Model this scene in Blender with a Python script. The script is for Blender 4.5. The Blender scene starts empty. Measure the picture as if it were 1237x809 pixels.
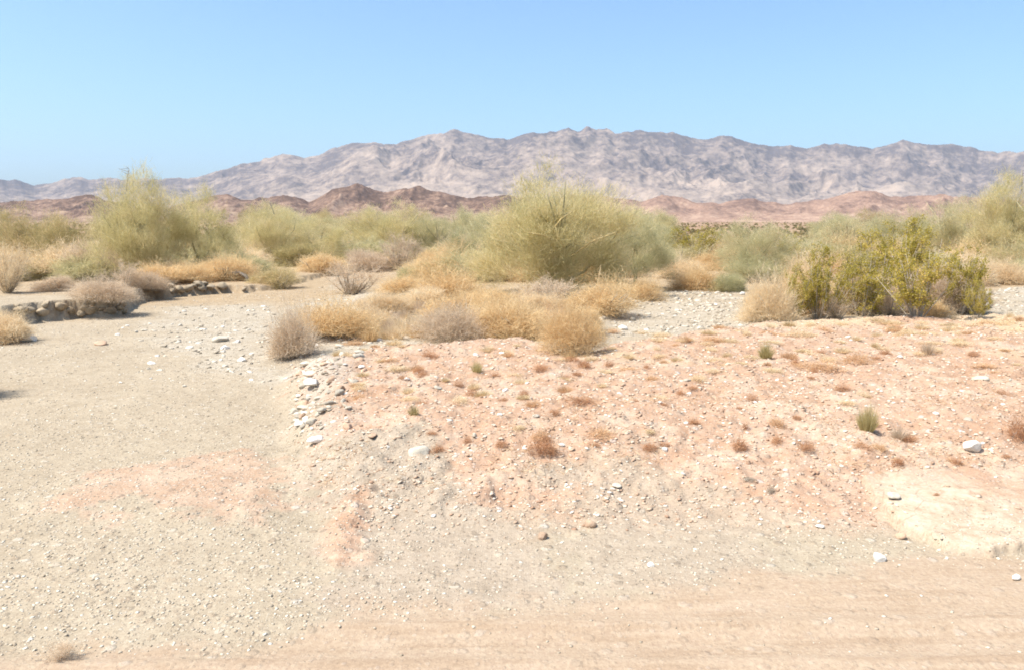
import bpy, math, random
import numpy as np
from mathutils import Vector

rng = np.random.default_rng(7)
random.seed(7)
C = bpy.context.scene.collection
scene = bpy.context.scene

# ------------------------------------------------------------------ camera model (1237 x 809 photograph)
W, HH = 1237.0, 809.0
F = 971.0
CAM_H = 2.6
HORIZON = 272.0
PITCH = math.atan((HH / 2 - HORIZON) / F)
cp, sp_ = math.cos(PITCH), math.sin(PITCH)


def ray(px, py):
    """Direction of a sight line, scaled so that its forward (y) component is 1."""
    a = (px - W / 2) / F
    b = -(py - HH / 2) / F
    dx, dy, dz = a, cp + b * sp_, -sp_ + b * cp
    return dx / dy, dz / dy


def on_plane(px, py, z=0.0):
    dx, dz = ray(px, py)
    t = (z - CAM_H) / dz
    return dx * t, t


# ------------------------------------------------------------------ numpy noise
def _hash(ix, iy, seed):
    h = (ix.astype(np.int64) * 374761393 + iy.astype(np.int64) * 668265263 + seed * 974634777) & 0xFFFFFFFF
    h = ((h ^ (h >> 13)) * 1274126177) & 0xFFFFFFFF
    h = (h ^ (h >> 16)) & 0xFFFFFFFF
    return h.astype(np.float64) / 4294967295.0


def vnoise(x, y, seed=0):
    x = np.asarray(x, float); y = np.asarray(y, float)
    fx, fy = np.floor(x), np.floor(y)
    ix, iy = fx.astype(np.int64), fy.astype(np.int64)
    tx, ty = x - fx, y - fy
    tx = tx * tx * tx * (tx * (tx * 6 - 15) + 10)
    ty = ty * ty * ty * (ty * (ty * 6 - 15) + 10)
    a = _hash(ix, iy, seed); b = _hash(ix + 1, iy, seed)
    c = _hash(ix, iy + 1, seed); d = _hash(ix + 1, iy + 1, seed)
    return (a + (b - a) * tx) * (1 - ty) + (c + (d - c) * tx) * ty


def fbm(x, y, scale, octs=4, seed=0, gain=0.5):
    x = np.asarray(x, float) / scale; y = np.asarray(y, float) / scale
    out, amp, tot = 0.0, 1.0, 0.0
    for o in range(octs):
        out = out + amp * (vnoise(x, y, seed + o * 17) * 2 - 1)
        tot += amp; amp *= gain
        x, y = (x * 0.8 - y * 0.6) * 2.03 + 5.3, (x * 0.6 + y * 0.8) * 2.03 + 1.7
    return out / tot


def ridged(x, y, scale, octs=5, seed=0, gain=0.5):
    x = np.asarray(x, float) / scale; y = np.asarray(y, float) / scale
    out, amp, tot = 0.0, 1.0, 0.0
    for o in range(octs):
        n = 1 - np.abs(vnoise(x, y, seed + o * 31) * 2 - 1)
        out = out + amp * n * n
        tot += amp; amp *= gain
        x, y = (x * 0.8 - y * 0.6) * 2.03 + 3.1, (x * 0.6 + y * 0.8) * 2.03 + 7.7
    return out / tot


def smooth(a, b, x):
    t = np.clip((x - a) / (b - a), 0, 1)
    return t * t * (3 - 2 * t)


def sdist(poly, x, y):
    """Signed distance to a polygon, positive inside."""
    poly = np.asarray(poly, float)
    d2 = np.full(np.shape(x), 1e18)
    inside = np.zeros(np.shape(x), bool)
    n = len(poly)
    for i in range(n):
        ax, ay = poly[i]; bx, by = poly[(i + 1) % n]
        ex, ey = bx - ax, by - ay
        wx, wy = x - ax, y - ay
        t = np.clip((wx * ex + wy * ey) / (ex * ex + ey * ey + 1e-12), 0, 1)
        d2 = np.minimum(d2, (wx - ex * t) ** 2 + (wy - ey * t) ** 2)
        c = (ay > y) != (by > y)
        with np.errstate(divide='ignore', invalid='ignore'):
            xi = ax + (y - ay) * ex / (ey if ey != 0 else 1e-12)
        inside ^= c & (x < xi)
    d = np.sqrt(d2)
    return np.where(inside, d, -d)


def world_poly(pts, z=0.0):
    return [on_plane(px, py, z) for px, py in pts]


# ------------------------------------------------------------------ terrain
PLATEAU = [on_plane(px, py, z) for px, py, z in (
    (372, 575, .03), (360, 540, .05), (364, 500, .15), (352, 462, .25), (356, 436, .3), (420, 424, .4), (500, 416, .42),
    (560, 409, .45), (640, 403, .45), (672, 408, .45), (694, 420, .45), (760, 408, .45), (830, 398, .45), (905, 389, .45),
    (1010, 383, .45), (1240, 378, .45))] + [(24.0, 19.5), (40.0, 18.0), (40.0, 2.0), (1.0, 2.0), (-1.0, 5.5)]
BANK = [on_plane(px, py, -.08) for px, py in (
    (-260, 410), (-60, 400), (0, 394), (48, 388), (100, 384), (146, 381), (158, 372), (176, 362), (214, 358), (262, 354),
    (304, 352), (330, 349), (350, 344), (372, 336))] + [(-9.0, 60.0), (-60.0, 60.0), (-60.0, 20.0)]
ISLAND = [on_plane(px, py, -.05) for px, py in (
    (330, 432), (352, 418), (380, 404), (420, 372), (440, 352), (470, 338), (560, 330), (700, 335), (800, 345), (772, 366),
    (740, 384), (716, 420), (690, 440), (520, 440))]
CREAM = [on_plane(px, py, z) for px, py, z in (
    (1050, 552, .34), (1066, 582, .27), (1086, 604, .22), (1098, 624, .17), (1120, 640, .14), (1150, 650, .12), (1196, 657, .11), (1216, 651, .12),
    (1237, 648, .12), (1300, 652, .12), (1420, 645, .12), (1420, 570, .3), (1300, 552, .34), (1180, 545, .34), (1100, 545, .34))]
RED_PATCH = world_poly(((30, 606), (96, 572), (190, 556), (290, 544), (352, 552), (362, 600), (330, 640), (230, 632), (120, 630), (40, 640)), 0)
GREY_FAN = world_poly(((368, 552), (440, 548), (500, 545), (545, 568), (592, 606), (650, 640), (720, 690), (810, 700), (760, 726),
                       (560, 730), (400, 728), (372, 670), (390, 620)), .08)
GREY_FAN2 = world_poly(((650, 556), (700, 545), (800, 552), (900, 575), (960, 640), (930, 690), (800, 706), (700, 690), (640, 620)), .2)
CLOD_RED = world_poly(((396, 640), (414, 612), (436, 594), (446, 604), (432, 636), (446, 668), (410, 676)), .05)
ROAD = world_poly(((-400, 840), (300, 768), (420, 736), (620, 722), (830, 704), (960, 686), (1110, 674), (1240, 676), (1700, 690), (2400, 1400),
                   (-1200, 1400)), 0)
STREW = [on_plane(px, py, .2) for px, py in ((350, 400), (520, 405), (500, 418), (430, 436), (415, 470), (420, 520), (380, 560), (352, 520), (350, 440))]


STONY = [[on_plane(px, py, -.1) for px, py in q] for q in (
    ((200, 372), (330, 366), (345, 420), (330, 470), (220, 440), (170, 400)),
    ((345, 372), (420, 350), (520, 372), (560, 405), (500, 420), (400, 430), (350, 440)),
    ((700, 410), (728, 385), (790, 352), (890, 345), (915, 362), (905, 395), (800, 405)),
    ((1180, 385), (1195, 352), (1300, 340), (1300, 385)), ((395, 350), (400, 330), (436, 326), (440, 345)))]


def terrain(x, y, detail=True):
    x = np.asarray(x, float); y = np.asarray(y, float)
    r = np.hypot(x, y)
    z = -0.10 * smooth(9, 22, y)
    z = z + 0.35 * smooth(40, 70, y) + 0.0052 * np.maximum(y - 60, 0) * smooth(60, 200, y) * (1 - 0.45 * smooth(1500, 5000, y))
    und = fbm(x, y, 22, 3, 11)
    z = z + und * 0.18 * smooth(24, 45, y) + fbm(x, y, 3.2, 3, 5) * 0.035
    # roadside fill slope and bench
    wob = fbm(x, y, 1.1, 3, 21) * 0.28
    sdp = sdist(PLATEAU, x, y)
    front = 0.40 * smooth(6.3, 9.6, y + wob) + 0.16 * smooth(9.6, 16, y)
    side = smooth(-0.35, 0.65, sdp + wob)
    z = z + front * side
    # cut bank beside the wash
    sdb = sdist(BANK, x, y) + fbm(x, y, .9, 4, 33, .65) * 0.42
    bh = (0.50 - 0.36 * smooth(-11.3, -9.6, x)) * (1 - .5 * smooth(26, 33, y))
    bk = smooth(-0.10, 0.14, sdb)
    z = z + bh * bk + fbm(x, y, .35, 3, 34) * .22 * bk * (1 - bk) * 4 + .06 * smooth(-.1, .1, sdb) * (1 - smooth(.1, .9, sdb))
    sdi = sdist(ISLAND, x, y) + fbm(x, y, 1.3, 3, 41) * 0.5
    z = z + 0.16 * smooth(-0.5, 0.7, sdi) * (1 - smooth(-.35, .65, sdp))
    if detail:
        cream = sdist(CREAM, x, y) + fbm(x, y, .5, 5, 51, .6) * 0.12
        cm = smooth(-.015, .025, cream)
        z = z + cm * 0.075 * (1 - smooth(6.9, 7.7, y))
        road = smooth(-.3, .3, sdist(ROAD, x, y))
        rough = (1 - road) * (1 - 0.8 * cm)
        redm = side * smooth(6.2, 7.4, y)
        near = 1 - smooth(30, 60, y)
        z = z + near * rough * (fbm(x, y, .55, 3, 61) * (0.010 + 0.060 * redm) + fbm(x, y, .14, 3, 71) * (0.009 + 0.030 * redm))
        z = z + near * cm * fbm(x, y, .3, 4, 91, .6) * 0.022
        # clod ridge on the wash edge and the low heaped dirt over the wash
        cl = smooth(-.16, .12, sdist(CLOD_RED, x, y) + fbm(x, y, .2, 3, 14) * .08)
        z = z + cl * (0.05 + 0.05 * fbm(x, y, .18, 3, 15))
        rp = smooth(-.3, .4, sdist(RED_PATCH, x, y) + fbm(x, y, .5, 3, 81) * .3)
        z = z + rp * (0.05 + fbm(x, y, .3, 3, 82) * 0.02)
        # wheel ruts along the road
        wave = x * 0.012 + fbm(x, y, 2.5, 2, 95) * .06
        rut = np.exp(-((y - 4.78 - wave) / .16) ** 2) + np.exp(-((y - 5.25 - wave) / .12) ** 2) * .6 - np.exp(-((y - 5.02 - wave) / .06) ** 2) * .9 - np.exp(-((y - 4.55 - wave) / .07) ** 2) * .7
        z = z - road * rut * 0.018 + road * (fbm(x * .12, y, .10, 3, 97) * 0.007)
    return z


def hit(px, py):
    """Where the sight line through a pixel meets the ground."""
    dx, dz = ray(px, py)
    t = np.geomspace(3.0, 4000, 260)
    for _ in range(2):
        z = terrain(dx * t, t, False)
        below = np.nonzero(CAM_H + dz * t < z)[0]
        k = max(below[0], 1) if len(below) else len(t) - 1
        best = (dx * t[k], t[k], z[k])
        t = np.linspace(t[k - 1], t[k], 40)
    return best


def gz(x, y):
    return float(terrain(np.array([x]), np.array([y]))[0])


# ------------------------------------------------------------------ mesh helpers
def mesh_np(name, verts, tris=None, quads=None, tint=None, attrs=None, smooth_shade=False):
    me = bpy.data.meshes.new(name)
    verts = np.asarray(verts, np.float32)
    nt = 0 if tris is None else len(tris)
    nq = 0 if quads is None else len(quads)
    loops = []
    if nt: loops.append(np.asarray(tris, np.int32).ravel())
    if nq: loops.append(np.asarray(quads, np.int32).ravel())
    loops = np.concatenate(loops)
    starts = np.concatenate([np.arange(nt) * 3, nt * 3 + np.arange(nq) * 4]).astype(np.int32)
    me.vertices.add(len(verts)); me.vertices.foreach_set('co', verts.ravel())
    me.loops.add(len(loops)); me.loops.foreach_set('vertex_index', loops)
    me.polygons.add(nt + nq); me.polygons.foreach_set('loop_start', starts)
    if smooth_shade:
        me.polygons.foreach_set('use_smooth', np.ones(nt + nq, bool))
    me.update(calc_edges=True)
    if tint is not None:
        a = me.attributes.new('tint', 'FLOAT', 'POINT')
        a.data.foreach_set('value', np.asarray(tint, np.float32))
    for k, v in (attrs or {}).items():
        a = me.attributes.new(k, 'FLOAT', 'POINT')
        a.data.foreach_set('value', np.asarray(v, np.float32))
    return me


def link(name, me, mat=None, parent=None, loc=None):
    o = bpy.data.objects.new(name, me)
    C.objects.link(o)
    if mat is not None and me is not None and len(me.materials) == 0:
        me.materials.append(mat)
    if parent is not None: o.parent = parent
    if loc is not None: o.location = loc
    return o


def tag(o, label=None, cat=None, group=None, kind=None):
    if label: o['label'] = label
    if cat: o['category'] = cat
    if group: o['group'] = group
    if kind: o['kind'] = kind
    return o


class Build:
    """Collects ribbons, tubes and leaves for one mesh."""
    def __init__(self): self.v, self.t, self.c, self.n = [], [], [], 0

    def add(self, v, t, c):
        self.v.append(v); self.t.append(t + self.n); self.c.append(c); self.n += len(v)

    def ribbons(self, p0, p1, p2, w, tint, taper=.7):
        n = len(p0)
        if n == 0: return
        d = p2 - p0
        s = np.cross(d, rng.normal(size=(n, 3)))
        s /= np.linalg.norm(s, axis=1, keepdims=True) + 1e-9
        w = np.broadcast_to(np.asarray(w, float), (n,))[:, None]
        v = np.stack([p0 - s * w * .5, p0 + s * w * .5, p1 - s * w * .5 * taper, p1 + s * w * .5 * taper, p2], 1).reshape(-1, 3)
        b = (np.arange(n) * 5)[:, None]
        t = (np.array([[0, 1, 3, 0, 3, 2, 2, 3, 4]]) + b).reshape(-1, 3)
        self.add(v, t, np.repeat(tint, 5))

    def leaves(self, p, size, tint):
        n = len(p)
        a = rng.normal(size=(n, 3)); a /= np.linalg.norm(a, axis=1, keepdims=True)
        b = np.cross(a, rng.normal(size=(n, 3))); b /= np.linalg.norm(b, axis=1, keepdims=True)
        size = np.broadcast_to(np.asarray(size, float), (n,))[:, None]
        v = np.stack([p - a * size, p + b * size * .45, p + a * size, p - b * size * .45], 1).reshape(-1, 3)
        k = (np.arange(n) * 4)[:, None]
        t = (np.array([[0, 1, 2, 0, 2, 3]]) + k).reshape(-1, 3)
        self.add(v, t, np.repeat(tint, 4))

    def tube(self, pts, radii, sides=6, tint=.5):
        pts = np.asarray(pts, float); m = len(pts)
        ang = np.arange(sides) / sides * 2 * math.pi
        rings = []
        for i in range(m):
            d = pts[min(i + 1, m - 1)] - pts[max(i - 1, 0)]
            d /= np.linalg.norm(d) + 1e-9
            u = np.cross(d, [0.31, 0.87, 0.38]); u /= np.linalg.norm(u) + 1e-9
            w = np.cross(d, u)
            rings.append(pts[i] + radii[i] * (np.cos(ang)[:, None] * u + np.sin(ang)[:, None] * w))
        v = np.concatenate(rings + [pts[-1:] ])
        t = []
        for i in range(m - 1):
            for k in range(sides):
                a, b = i * sides + k, i * sides + (k + 1) % sides
                t += [(a, b, b + sides), (a, b + sides, a + sides)]
        for k in range(sides):
            t.append(((m - 1) * sides + k, (m - 1) * sides + (k + 1) % sides, m * sides))
        self.add(v, np.array(t), np.full(len(v), tint))

    def mesh(self, name):
        return mesh_np(name, np.concatenate(self.v), np.concatenate(self.t), tint=np.concatenate(self.c))


def unit(v):
    return v / (np.linalg.norm(v, axis=-1, keepdims=True) + 1e-9)


# ------------------------------------------------------------------ materials
def new_mat(name):
    m = bpy.data.materials.new(name); m.use_nodes = True
    nt = m.node_tree; nt.nodes.clear()
    out = nt.nodes.new('ShaderNodeOutputMaterial')
    return m, nt, out


def N(nt, typ, **kw):
    n = nt.nodes.new(typ)
    for k, v in kw.items():
        if k in ('inputs',):
            for kk, vv in v.items(): n.inputs[kk].default_value = vv
        else: setattr(n, k, v)
    return n


def ramp(nt, fac, stops, interp='LINEAR'):
    r = N(nt, 'ShaderNodeValToRGB')
    e = r.color_ramp.elements
    r.color_ramp.interpolation = interp
    while len(e) < len(stops): e.new(0.5)
    for el, (p, c) in zip(e, stops):
        el.position = p; el.color = (*c, 1)
    nt.links.new(fac, r.inputs[0])
    return r.outputs[0]


def mixc(nt, fac, a, b, mode='MIX'):
    m = N(nt, 'ShaderNodeMix', data_type='RGBA', blend_type=mode)
    for sock, val in ((m.inputs[0], fac), (m.inputs[6], a), (m.inputs[7], b)):
        if isinstance(val, (int, float)): sock.default_value = val
        elif isinstance(val, tuple): sock.default_value = (*val, 1)
        else: nt.links.new(val, sock)
    return m.outputs[2]


def mth(nt, op, a, b=None, clamp=False):
    m = N(nt, 'ShaderNodeMath', operation=op, use_clamp=clamp)
    for i, val in enumerate((a, b)):
        if val is None: continue
        if isinstance(val, (int, float)): m.inputs[i].default_value = val
        else: nt.links.new(val, m.inputs[i])
    return m.outputs[0]


def noise(nt, vec, scale, detail=4, rough=.55):
    n = N(nt, 'ShaderNodeTexNoise', inputs={'Scale': scale, 'Detail': detail, 'Roughness': rough})
    nt.links.new(vec, n.inputs['Vector'])
    return n.outputs[0]


def plant_mat(name, stops, translucent=.25):
    m, nt, out = new_mat(name)
    a = N(nt, 'ShaderNodeAttribute', attribute_name='tint')
    oi = N(nt, 'ShaderNodeObjectInfo')
    jit = mth(nt, 'MULTIPLY', mth(nt, 'SUBTRACT', oi.outputs['Random'], .5), .22)
    fac = mth(nt, 'ADD', a.outputs['Fac'], jit, True)
    col = ramp(nt, fac, stops)
    d = N(nt, 'ShaderNodeBsdfDiffuse'); nt.links.new(col, d.inputs[0])
    if translucent:
        t = N(nt, 'ShaderNodeBsdfTranslucent'); nt.links.new(col, t.inputs[0])
        mx = N(nt, 'ShaderNodeMixShader'); mx.inputs[0].default_value = translucent
        nt.links.new(d.outputs[0], mx.inputs[1]); nt.links.new(t.outputs[0], mx.inputs[2])
        nt.links.new(mx.outputs[0], out.inputs[0])
    else:
        nt.links.new(d.outputs[0], out.inputs[0])
    return m


M = {
    'palo': plant_mat('palo verde twigs', [(0, (0.414, 0.36, 0.17)), (0.45, (0.651, 0.568, 0.29)), (0.8, (0.768, 0.653, 0.38)), (1, (0.828, 0.681, 0.44))], 0.5),
    'palo_grey': plant_mat('grey green twigs', [(0, (0.365, 0.352, 0.194)), (0.5, (0.585, 0.528, 0.298)), (1, (0.79, 0.65, 0.402))], 0.5),
    'palo_olive': plant_mat('olive twigs', [(0, (0.325, 0.265, 0.114)), (0.5, (0.528, 0.438, 0.209)), (1, (0.731, 0.556, 0.342))], 0.5),
    'bark': plant_mat('greenish bark', [(0, (0.27, 0.24, 0.14)), (1, (0.48, 0.42, 0.25))], 0),
    'gold_bark': plant_mat('pale golden bark', [(0, (.45, .33, .14)), (1, (.55, .42, .2))], 0),
    'dead_wood': plant_mat('grey dead wood', [(0, (.17, .15, .13)), (1, (.32, .28, .24))], 0),
    'gold': plant_mat('golden dry twigs', [(0, (0.52, 0.345, 0.165)), (0.5, (0.75, 0.55, 0.3)), (1, (0.84, 0.68, 0.42))], 0.45),
    'straw': plant_mat('straw twigs', [(0, (0.62, 0.46, 0.27)), (0.5, (0.82, 0.65, 0.42)), (1, (0.85, 0.74, 0.53))], 0.5),
    'rust': plant_mat('rust orange twigs', [(0, (0.498, 0.301, 0.155)), (0.5, (0.688, 0.451, 0.254)), (1, (0.782, 0.577, 0.367))], 0.45),
    'brownmat': plant_mat('red brown dry mat', [(0, (0.33, 0.155, 0.075)), (0.5, (0.51, 0.275, 0.145)), (1, (0.62, 0.4, 0.24))], 0.3),
    'deadgrey': plant_mat('grey beige dead twigs', [(0, (0.452, 0.349, 0.24)), (0.5, (0.665, 0.524, 0.371)), (1, (0.85, 0.685, 0.501))], 0.4),
    'stem': plant_mat('grey woody stems', [(0, (0.26, 0.22, 0.17)), (1, (0.44, 0.37, 0.28))], 0),
    'creosote': plant_mat('creosote leaves', [(0, (0.293, 0.234, 0.046)), (0.45, (0.477, 0.39, 0.079)), (0.8, (0.642, 0.494, 0.132)), (1, (0.734, 0.538, 0.2))], 0.5),
    'tuftgreen': plant_mat('yellow green tuft', [(0, (0.42, 0.34, 0.14)), (1, (0.64, 0.54, 0.28))], 0.45),
    'drygrass': plant_mat('bleached dry grass', [(0, (.58, .43, .24)), (1, (.74, .60, .38))], .3),
    'littergrass': plant_mat('straw litter', [(0, (.34, .20, .11)), (.35, (.52, .33, .18)), (.7, (.66, .48, .28)), (1, (.78, .62, .40))], .2),
    'farscrub': plant_mat('far scrub', [(0, (0.195, 0.182, 0.084)), (0.5, (0.312, 0.26, 0.126)), (1, (0.494, 0.364, 0.196))], 0.3),
}


def stone_mat(name, a, b, rough=.9):
    a = tuple(np.array(a) * (.84, .82, .76)); b = tuple(np.array(b) * (.84, .82, .76))
    m, nt, out = new_mat(name)
    tc = N(nt, 'ShaderNodeTexCoord')
    n1 = noise(nt, tc.outputs['Object'], 3.0, 6, .65)
    col = ramp(nt, n1, [(.3, a), (.7, b)])
    oi = N(nt, 'ShaderNodeObjectInfo')
    hsv = N(nt, 'ShaderNodeHueSaturation'); nt.links.new(col, hsv.inputs['Color'])
    nt.links.new(mth(nt, 'ADD', mth(nt, 'MULTIPLY', oi.outputs['Random'], .4), .8), hsv.inputs['Value'])
    b_ = N(nt, 'ShaderNodeBsdfPrincipled', inputs={'Roughness': rough, 'Specular IOR Level': .2})
    bp = N(nt, 'ShaderNodeBump', inputs={'Strength': .5, 'Distance': .02})
    nt.links.new(noise(nt, tc.outputs['Object'], 9, 5, .7), bp.inputs['Height'])
    nt.links.new(hsv.outputs[0], b_.inputs['Base Color']); nt.links.new(bp.outputs[0], b_.inputs['Normal'])
    nt.links.new(b_.outputs[0], out.inputs[0])
    return m


SM = {
    'white': stone_mat('white quartz', (.80, .75, .69), (.90, .86, .82)),
    'pale': stone_mat('pale limestone', (.54, .47, .38), (.72, .66, .57)),
    'grey': stone_mat('grey stone', (.36, .32, .27), (.52, .46, .38)),
    'earth': stone_mat('caked earth', (.26, .21, .15), (.50, .40, .29)),
    'rust': stone_mat('rust stone', (.46, .30, .21), (.62, .45, .33)),
}


def gravel_mat(name, stops):
    stops = [(p, tuple(np.array(c) * (.76, .73, .67))) for p, c in stops]
    m, nt, out = new_mat(name)
    a = N(nt, 'ShaderNodeAttribute', attribute_name='tint')
    col = ramp(nt, a.outputs['Fac'], stops)
    d = N(nt, 'ShaderNodeBsdfDiffuse'); nt.links.new(col, d.inputs[0]); nt.links.new(d.outputs[0], out.inputs[0])
    return m


# ------------------------------------------------------------------ ground
def ground():
    ys = list(np.arange(-8, 3.4, .35))
    y = 3.4
    while y < 45:
        ys.append(y); y += max(.022, .0034 * y)
    while y < 12500:
        ys.append(y); y *= 1.0 + min(.0034 + (math.log(y / 45)) * .006, .025)
    ys = np.array(ys)
    nu = 1000
    u = np.linspace(-1, 1, nu)
    u = u * (0.72 + .28 * np.abs(u) ** 3)
    wid = 5 + .95 * np.maximum(ys, 0)
    X = u[None, :] * wid[:, None]; Y = np.repeat(ys[:, None], nu, 1)
    x, y = X.ravel(), Y.ravel()
    z = terrain(x, y)
    sdp = sdist(PLATEAU, x, y)
    nz = fbm(x, y, .8, 4, 101); nz2 = fbm(x, y, .25, 3, 102); nz3 = fbm(x, y, 5, 3, 103); nz4 = fbm(x, y, .45, 5, 104, .72)
    red = smooth(-.10, .12, sdp + nz * .40 + nz4 * .35) * smooth(6.3, 7.1, y + nz * .5)
    rp = smooth(-.15, .25, sdist(RED_PATCH, x, y) + nz * .5 + nz4 * .8 - .15)
    cl = smooth(-.12, .1, sdist(CLOD_RED, x, y) + nz2 * .15)
    gf = smooth(-.1, .16, sdist(GREY_FAN, x, y) + nz * .25 + nz4 * .45)
    gf2 = smooth(-.2, .3, sdist(GREY_FAN2, x, y) + nz * .5 + nz4 * .9) * .8
    red = np.maximum(red * (1 - gf) * (1 - gf2), rp * .75)
    red = np.maximum(red, cl)
    far_red = smooth(45, 110, y)
    red = np.maximum(red, far_red * (.75 + .25 * nz3))
    road = smooth(-.15, .2, sdist(ROAD, x, y) + nz * .25 + nz4 * .25)
    # pale stones in the wash: strewn bands
    wash = smooth(9, 13, y) * (1 - smooth(40, 60, y)) * (1 - np.clip(red, 0, 1))
    chan = smooth(-.3, .5, nz + .35 * nz3 + .15)
    strew = smooth(-.3, .4, sdist(STREW, x, y) + nz * .4)
    white = np.clip(wash * chan * (.35 + .65 * smooth(-2.6, 2, x)) + strew * .8, 0, 1)
    stony = np.zeros(len(x))
    for pl in STONY: stony = np.maximum(stony, smooth(-.5, .6, sdist(pl, x, y) + nz * .7))
    white = np.clip(np.maximum(white * .25 * (y < 24), stony * (.55 + .45 * chan)) + strew * .6, 0, 1)
    cream = smooth(-.03, .04, sdist(CREAM, x, y) + fbm(x, y, .5, 5, 51, .6) * .12) * (1 - smooth(7.15, 7.9, y + nz * .5 + nz4 * .5)) * (1 - .6 * smooth(.2, .4, nz4))
    grey = np.clip(np.maximum(gf, gf2), 0, 1)
    idx = np.arange(len(ys) * nu).reshape(len(ys), nu)
    q = np.stack([idx[:-1, :-1], idx[:-1, 1:], idx[1:, 1:], idx[1:, :-1]], -1).reshape(-1, 4)
    grass = smooth(.25, .6, fbm(x, y, 2.2, 3, 111) + .6 * smooth(14, 18, y)) * np.clip(red, 0, 1) * smooth(11, 14, y) * (1 - smooth(22, 40, y))
    me = mesh_np('ground', np.stack([x, y, z], 1), quads=q, smooth_shade=True,
                 attrs={'back': smooth(24, 29, y + nz * 3) * (1 - np.clip(white, 0, 1)), 'red': red, 'road': road, 'white': white, 'cream': cream, 'grey': grey, 'straw': grass, 'far': far_red})
    m, nt, out = new_mat('desert ground')
    tc = N(nt, 'ShaderNodeTexCoord'); P = tc.outputs['Object']

    def at(nm): return N(nt, 'ShaderNodeAttribute', attribute_name=nm).outputs['Fac']
    big = noise(nt, P, .45, 3); mid = noise(nt, P, 3.5, 4, .6); fine = noise(nt, P, 32, 3, .65)
    col = ramp(nt, mth(nt, 'ADD', mth(nt, 'MULTIPLY', big, .5), mth(nt, 'MULTIPLY', mid, .5)), [(.35, (.46, .385, .29)), (.65, (.58, .50, .39))])
    grey_c = ramp(nt, mid, [(.3, (.465, .385, .305)), (.7, (.575, .485, .39))])
    col = mixc(nt, at('grey'), col, grey_c)
    red_c = ramp(nt, mth(nt, 'ADD', mth(nt, 'MULTIPLY', big, .4), mth(nt, 'MULTIPLY', mid, .6)),
                 [(.30, (.49, .30, .185)), (.5, (.575, .385, .26)), (.72, (.63, .47, .345))])
    col = mixc(nt, at('red'), col, red_c)
    patch = ramp(nt, noise(nt, P, 1.6, 5, .65), [(.5, (0, 0, 0)), (.62, (1, 1, 1))])
    col = mixc(nt, mth(nt, 'MULTIPLY', mth(nt, 'MULTIPLY', patch, at('red')), .6), col, (.70, .57, .43))
    col = mixc(nt, at('straw'), col, (.66, .51, .33))
    road_c = ramp(nt, mid, [(.3, (.54, .41, .285)), (.7, (.60, .47, .34))])
    mp = N(nt, 'ShaderNodeMapping'); mp.inputs['Scale'].default_value = (.12, 1, 1); nt.links.new(P, mp.inputs[0])
    streak = noise(nt, mp.outputs[0], 7, 4, .6)
    road_c = mixc(nt, mth(nt, 'MULTIPLY', ramp(nt, streak, [(.48, (0, 0, 0)), (.62, (1, 1, 1))]), .4), road_c, (.43, .30, .195))
    col = mixc(nt, at('road'), col, road_c)
    col = mixc(nt, at('white'), col, ramp(nt, mid, [(.35, (.50, .44, .355)), (.65, (.63, .57, .48))]))
    cream_c = ramp(nt, noise(nt, P, 5.5, 6, .7), [(.34, (.58, .44, .31)), (.48, (.69, .57, .42)), (.66, (.76, .66, .52))])
    vc = N(nt, 'ShaderNodeTexVoronoi', feature='DISTANCE_TO_EDGE', inputs={'Scale': 2.6}); 
    wv = mixc(nt, .12, P, N(nt, 'ShaderNodeTexNoise', inputs={'Scale': 4.0, 'Detail': 4.0}).outputs[1], 'ADD'); nt.links.new(wv, vc.inputs['Vector'])
    crack = mth(nt, 'MULTIPLY', ramp(nt, vc.outputs['Distance'], [(.0, (1, 1, 1)), (.018, (0, 0, 0))]), ramp(nt, big, [(.45, (0, 0, 0)), (.6, (1, 1, 1))]))
    cream_c = mixc(nt, mth(nt, 'MULTIPLY', crack, .6), cream_c, (.40, .29, .20))
    col = mixc(nt, at('cream'), col, cream_c)
    far_c = ramp(nt, noise(nt, P, .02, 5, .6), [(.35, (.38, .235, .155)), (.65, (.50, .36, .25))])
    col = mixc(nt, at('far'), col, far_c)
    col = mixc(nt, mth(nt, 'MULTIPLY', at('back'), mth(nt, 'SUBTRACT', 1.0, at('far'))), col, ramp(nt, mid, [(.35, (.46, .35, .235)), (.65, (.58, .46, .32))]))
    # pebbles
    peb = mth(nt, 'SUBTRACT', 1.0, mth(nt, 'MULTIPLY', mth(nt, 'MAXIMUM', at('cream'), mth(nt, 'MULTIPLY', at('road'), .8)), .85))
    hts = []
    for sc, th, st in ((55, .5, .55), (24, .62, .7), (10, .78, .8)):
        v = N(nt, 'ShaderNodeTexVoronoi', inputs={'Scale': sc, 'Randomness': 1.0}); nt.links.new(P, v.inputs['Vector'])
        sep = N(nt, 'ShaderNodeSeparateColor'); nt.links.new(v.outputs['Color'], sep.inputs[0])
        isst = mth(nt, 'GREATER_THAN', sep.outputs[0], th)
        core = ramp(nt, v.outputs['Distance'], [(.30, (1, 1, 1)), (.48, (0, 0, 0))])
        msk = mth(nt, 'MULTIPLY', mth(nt, 'MULTIPLY', isst, core), peb)
        pc = ramp(nt, sep.outputs[1], [(0, (.30, .25, .20)), (.25, (.46, .36, .27)), (.55, (.60, .49, .37)), (.85, (.70, .63, .53)), (1, (.78, .74, .68))])
        pc = mixc(nt, .7, col, pc)
        col = mixc(nt, mth(nt, 'MULTIPLY', msk, st), col, pc)
        hts.append(mth(nt, 'MULTIPLY', msk, 1.0 / sc))
    col = mixc(nt, .5, col, ramp(nt, fine, [(.3, (.35, .35, .35)), (.7, (.65, .65, .65))]), 'OVERLAY')
    h = mth(nt, 'ADD', mth(nt, 'ADD', hts[0], hts[1]), hts[2])
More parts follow.
